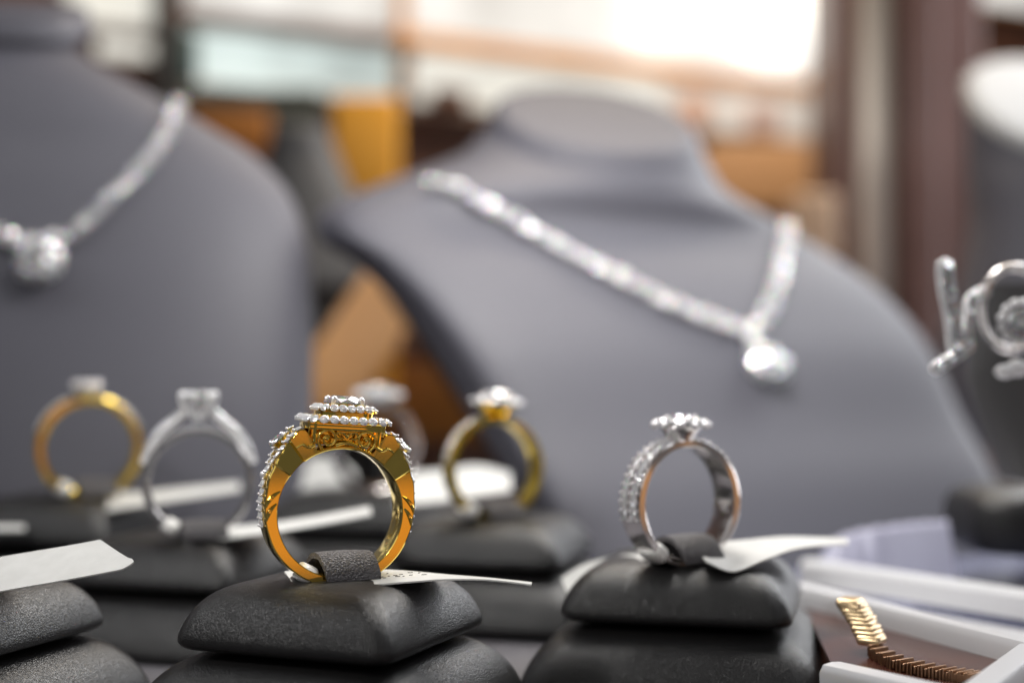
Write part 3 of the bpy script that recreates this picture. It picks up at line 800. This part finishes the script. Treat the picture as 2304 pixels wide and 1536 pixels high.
# ---------------------------------------------------------------- price tags
def ribbon(pts, th=.22):
    """pts: (near px,py,depth, far px,py,depth)"""
    A=catmull([P(a,b,c) for a,b,c,_,_,_ in pts],6); B=catmull([P(a,b,c) for _,_,_,a,b,c in pts],6)
    rings=[]
    for i,(a,b) in enumerate(zip(A,B)):
        t=(A[min(i+1,len(A)-1)]-A[max(i-1,0)]).normalized(); n=t.cross(b-a).normalized()
        if n.z<0: n=-n
        m=(a+b)/2
        rings.append([a,m,b,b-n*th,m-n*th,a-n*th])
    return MB().loft(rings)
def SQ(v): return math.copysign(abs(v)**.72, v)
def sleeve(ringroot, Rm, d0, d1, r, origin_parent, name='tag_loop'):
    """short plastic tube round the band, built in world mm from the ring's frame"""
    m=Matrix.Translation(Vector(P0[ringroot.name]))@Euler(ringroot.rotation_euler).to_matrix().to_4x4()
    rings=[]
    for k in range(11):
        a=R(d0+(d1-d0)*k/10); e=1-.12*abs(k/5-1)**4
        rings.append([m@Vector(((Rm+r*.6*e*SQ(cos(t)))*sin(a), r*1.1*e*SQ(sin(t)), (Rm+r*.6*e*SQ(cos(t)))*cos(a))) for t in (2*pi*q/20 for q in range(20))])
    return MB().loft(rings).build(name,M['plastic'],origin_parent,smooth=60)
P0={}
for o in list(COL.objects):
    if o.get('category')=='ring': P0[o.name]=tuple(Vector((o.location.x/K,o.location.y/K,o.location.z/K+ZT)))
RG={o.name:o for o in COL.objects if o.get('category')=='ring'}
def price_tag(label, pts, th=.22):
    mb=ribbon(pts,th); c=mb.v[0]
    root=thing('price_tag',label,'price tag',tuple(c),group='white paper price tags')
    mb.build('paper_strip',M['paper'],root,smooth=60); return root
t0=price_tag('white printed paper tag sticking out right from under the sharp gold ring',
    [(655,1306,204,640,1284,213),(700,1316,202.5,700,1282,213),(830,1314,202,835,1280,213),(900,1309,202,905,1282,213),(1000,1302,202.5,1005,1291,212),(1100,1303,203,1100,1298.5,211),(1196,1314,203.5,1197,1308.5,210)])
sleeve(RG['engagement_ring'],9.85,196,210,2.35,t0)
# printing: small marks on the paper
mb=MB()
for (x,y,l) in ((838,1306,8),(852,1303.5,10),(862,1305.5,6),(884,1300,10),(888,1302,12),(897,1298,9),(917,1293.5,11),(920,1299,8),(848,1301,5),(905,1301.5,5),(948,1298,12),(868,1296,5),(940,1294,5),(872,1301.5,5)):
    a=[P(x+dx,y+dy,207.2-(y-1297)*.28) for dx,dy in ((0,1.1),(l,.6),(l+1,-.4),(1,.1))]
    d_=[v+Vector((0,-.02,.45)) for v in a]; e_=[v-Vector((0,0,.04)) for v in d_]
    mb.loft([d_,e_])
mb.build('print_marks',M['ink'],t0,smooth=0)
t1=price_tag('white paper tag behind the white gold flower ring, pointing right',
    [(1590,1262,226,1560,1225,238),(1650,1284,225,1625,1218,240),(1720,1258,228,1690,1212,242),(1800,1232,236,1770,1206,248),(1910,1222,246,1905,1210,252)])
sleeve(RG['flower_ring'],9.6,208,224,2.45,t1)
t1b=ribbon([(1275,1330,244,1262,1300,250),(1340,1305,241,1310,1270,248),(1400,1275,238,1380,1250,244),(1450,1258,233,1440,1244,238)])
t1b.build('paper_tail',M['paper'],t1,smooth=60)
t2=price_tag('thin white paper tag behind the front ring, from the solitaire ring',
    [(490,1212,262,470,1184,275),(560,1203,262,545,1182,275),(690,1184,264,680,1166,276),(836,1156,268,832,1139,278)])
sleeve(RG['solitaire_ring'],9.5,203,219,2.2,t2)
t3=price_tag('blurred white paper tag running right from the yellow gold ring at far left',
    [(240,1148,306,235,1100,320),(300,1138,306,300,1108,320),(420,1120,308,415,1096,322),(540,1102,312,540,1084,324)])
sleeve(RG['yellow_gold_ring'],10.3,205,220,2.7,t3)
t4=price_tag('blurred white paper tag seen through the gold cluster ring',
    [(890,1135,318,930,1062,332),(980,1128,318,1010,1054,332),(1070,1114,319,1075,1046,333),(1150,1102,322,1148,1062,333)])
t5=price_tag('wide blurred white tag seen through the sharp gold ring',
    [(632,1140,352,655,1050,360),(690,1142,352,700,1030,360),(750,1140,352,755,1030,360),(800,1130,353,800,1060,360)])
sleeve(RG['cluster_ring'],9.9,203,219,2.4,t4)
t6=price_tag('big sharp white paper tag at the left edge',
    [(-160,1360,206,-160,1282,214),(0,1329,205,0,1252,213),(150,1303,204,150,1227,212),(262,1282,203.5,225,1213,211.5)])
# torn pointed tip of the big tag
pa,pb,pc=P(150,1303,204),P(262,1282,203.5),P(225,1213,211.5); pn=(pb-pa).cross(pc-pa).normalized()
def on_tag(x,y):
    r=ray(x,y); return r*(pa.dot(pn)/r.dot(pn))
tip=MB(); q=[on_tag(*v) for v in ((262,1282),(276,1278.5),(292,1270),(301,1262.5),(297,1256),(288,1254),(270,1243),(225,1213))]
if pn.z>0: pn=-pn
n_=pn*.22
tip.loft([q,[v+n_ for v in q]]); tip.build('paper_tip',M['paper'],t6,smooth=0)
t7=price_tag('small white tag tip at the left edge below the yellow gold ring',
    [(-80,1193,290,-80,1180,300),(0,1192,290,0,1180,300),(56,1191,290,56,1181,300)])

# ---------------------------------------------------------------- trays at the right
def rail(p, q, w, h, zb, m, parent, name='rail'):
    d=(q-p).normalized(); n=Vector((-d.y,d.x,0)); mb=MB()
    prof=[(-w/2,0),(-w/2,h*.8),(-w*.35,h*.97),(0,h),(w*.35,h*.97),(w/2,h*.8),(w/2,0)]
    mb.loft([[Vector((x.x,x.y,zb))+n*a+Vector((0,0,b)) for a,b in prof] for x in (p-d*w*.3,q+d*w*.3)])
    return mb.build(name,m,parent,smooth=40)
zr=-40.0
A0,A1=G(1806,1312,zr),G(2420,1462,zr); B0,B1=G(1830,1258,zr),G(2420,1342,zr)
C0,C1=G(1890,1492,zr-1),G(2330,1590,zr-1); D0=G(2318,1450,zr); D1=G(2170,1560,zr)
tr=thing('display_tray','white lacquered jewellery tray with a glossy brown floor at lower right','tray',tuple(A0))
rail(A0,A1,5,7,zr-7,M['tray'],tr); rail(D0,D1,5,7,zr-7,M['tray'],tr); rail(C0,C1,5,6,zr-7,M['tray'],tr)
f=MB(); cs=[Vector((v.x,v.y,-50)) for v in (A0,A1,D1,C1,C0)]; cs=[A0,Vector((A1.x,A1.y,0)),Vector((C1.x+4,C1.y-6,0)),C0]
cs=[Vector((v.x,v.y,-43.6)) for v in cs]; f.loft([cs,[v+Vector((0,0,-8.2)) for v in cs]]); f.build('floor',M['tray_floor'],tr,smooth=0)
tr2=thing('display_tray','long white jewellery tray with a lavender grey lining behind the brown tray','tray',tuple(B0))
rail(B0,B1,5,5,zr-5,M['tray'],tr2)
f=MB(); e0,e1=G(1835,1235,-47.5),G(2460,1215,-47.5)
cs=[Vector((v.x,v.y,-47.5)) for v in (B0,B1,Vector((B1.x+70,B1.y+70,0)),e1,Vector((B0.x-6,B0.y+60,0)))]; f.loft([cs,[v+Vector((0,0,-4.4)) for v in cs]]); f.build('floor',M['slate'],tr2,smooth=0)
f=MB(); cs=[Vector((v.x,v.y,-46.5)) for v in (A0+Vector((1,3,0)),A1+Vector((2,3,0)),B1-Vector((3,3,0)),B0-Vector((0,4,0)))]; f.loft([cs,[v+Vector((0,0,-5)) for v in cs]]); f.build('channel',M['tray'],tr2,smooth=0)
# dark link pieces lying in the channel
br=thing('link_bracelet','grey link bracelet lying in the white channel between the trays','bracelet',tuple(G(2200,1345,-45)))
lk=MB(); sl=MB()
for k in range(5):
    p=G(2090+52*k,1330+9.5*k,-45.5); lk.box(p,(3.0,6.5,2.6),R(-62),.4)
    for j in range(3): sl.box(p+Vector((1.2,-2.6,.6+.7*j-.6)),(1.5,3.4,.35),R(-62),.1)
lk.build('links',M['slate'],br,smooth=40); sl.build('clasps',M['silver'],br,smooth=40)
# lavender ribbed cuff
cuff=thing('ribbed_cuff','lavender grey ribbed cuff lying behind the white rail at right','bracelet',tuple(G(1990,1260,-47)))
base=[(1842,1262),(1870,1215),(1930,1192),(2010,1180),(2080,1172),(2128,1170)]
mb=MB(); tops=catmull([P(x,y,305+ (x-1842)*.02) for x,y in base],10); rings=[]
for i,p in enumerate(tops):
    rib=.5*sin(i*1.3); b=Vector((p.x,p.y-9,-47.4)); t=p+Vector((0,rib*.4,rib*.5))
    rings.append([b,t+Vector((0,-2.6,-.6)),t,t+Vector((0,1.2,-.8)),Vector((p.x,p.y+1.5,-47.4))])
mb.loft(rings); mb.build('band',M['lavender'],cuff,smooth=50)
# gold bracelet standing in the brown tray
gb=thing('gold_bracelet','gold ribbed bracelet standing in the brown tray at lower right','bracelet',tuple(G(1960,1470,-44)))
mb=MB(); path=catmull([P(1912,1352,224),P(1938,1392,222),P(1962,1440,219)],5)
for i,p in enumerate(path):
    mb.box(p,(3.3+.25*(i%2),4.6,1.05),R(-30+3*sin(i*2.3)),.35)
mb.build('clasp',M['pale_gold'],gb,smooth=40)
mb=MB(); path=catmull([P(1968,1455,217),P(2010,1480,209.5),P(2080,1500,204),P(2150,1512,201),P(2195,1519,199)],9)
for i,p in enumerate(path): mb.box(p-Vector((0,0,.4)),(.42,3.0,1.6+.5*sin(i*2.1)),R(-55),.1)
mb.build('links',M['bronze'],gb,smooth=40)

# black pad at the right edge, with ring and earring on a dark cone stand behind
bp=thing('black_cushion','black rounded cushion with a pale lit top at the right edge','cushion',tuple(P(2260,1240,300)))
c=P(2325,1165,318); mb=MB(); mb.loft(pillow_rings(17,[(.1,7.4),(.6,7.2),(.85,6.4),(.97,4.6),(1,1),(1,-4),(.95,-6.4),(.8,-7)],6,z0=0)); mb.xf(Matrix.Translation(c)); mb.build('pad',M['leather'],bp,smooth=80,sub=1)
st=thing('jewellery_stand','dark grey tapering stand at the right edge carrying the diamond ring','stand',tuple(P(2290,1080,268)))
mb=MB(); rings=[]
for py,x0,x1 in ((640,2205,2470),(760,2200,2470),(850,2196,2480),(930,2222,2450),(1010,2255,2420),(1080,2285,2390)):
    a=P(x0,py,266); b=P(x1,py,266); cx=(a.x+b.x)/2; h=(b.x-a.x)/2
    rings.append([Vector((cx+h*math.copysign(abs(cos(2*pi*j/32))**.7,cos(2*pi*j/32)),a.y+5+7*sin(2*pi*j/32),a.z)) for j in range(32)])
mb.loft(rings); mb.build('body',M['bust_dark'],st,smooth=60)
er=thing('stand_ring','silver ring with round diamond halo on the dark stand at the right edge','ring',tuple(P(2282,705,252)),(0,0,R(-20)),local=True)
mb=MB(); mb.tube([(5.6*cos(2*pi*k/40),.6*sin(2*pi*k/40)+1.4,7.4*sin(2*pi*k/40)+.8) for k in range(40)],[.95]*40,10,loop=True); mb.build('band',M['silver'],er,smooth=60)
MB().merge(STONE,frame((1.4,-2.0,-1.6),(.0,-1,.3))@Matrix.Scale(2.7,4)).build('centre_stone',M['gem'],er,smooth=0)
mb=MB()
for k in range(13):
    a=2*pi*k/13; mb.merge(SMALL,frame((1.4+3.6*cos(a),-1.5,-1.6+3.6*sin(a)),(cos(a)*.4,-1,sin(a)*.4+.2),k)@Matrix.Scale(.85,4)); mb.ball((1.4+3.6*cos(a),-1.0,-1.6+3.6*sin(a)),.85,1)
mb.build('halo_setting',M['pave'],er,smooth=0)
ea=thing('earring','pave diamond earring of crossing bars at the right edge','earring',tuple(P(2150,780,252)))
def bar(pts,r,name):
    mb=MB(); q=catmull([P(x,y,d) for x,y,d in pts],5); mb.tube(q,r,10)
    s=MB()
    for i,p in enumerate(q): mb.ball(p,r*1.1,1); s.merge(SMALL,frame(p+Vector((0,-r*.8,.1)),(random.uniform(-.4,.4),-1,random.uniform(0,.6)),i)@Matrix.Scale(r*.8,4))
    mb.build(name,M['pave'],ea,smooth=0); s.build(name+'_stones',M['bright_gem'],ea,smooth=0)
bar([(2126,600,252),(2130,650,252),(2142,710,252),(2150,780,252)],1.55,'long_bar')
#
bar([(2216,655,258),(2198,664,255),(2184,678,253),(2180,720,253),(2168,770,253)],1.15,'short_bar')
bar([(2178,778,252),(2150,800,251),(2106,828,250)],1.15,'foot_bar')
ca=thing('silver_charm','small white bead charm below the diamond ring at the right edge','charm',tuple(P(2278,835,250)))
mb=MB(); mb.ball(P(2262,836,250),1.5,2,(1.3,1,.9)); mb.ball(P(2290,828,250),1.6,2,(1.4,1,1)); mb.build('beads',M['pave'],ca)

for o in list(bpy.data.objects):
    if '_o' in o: del o['_o']
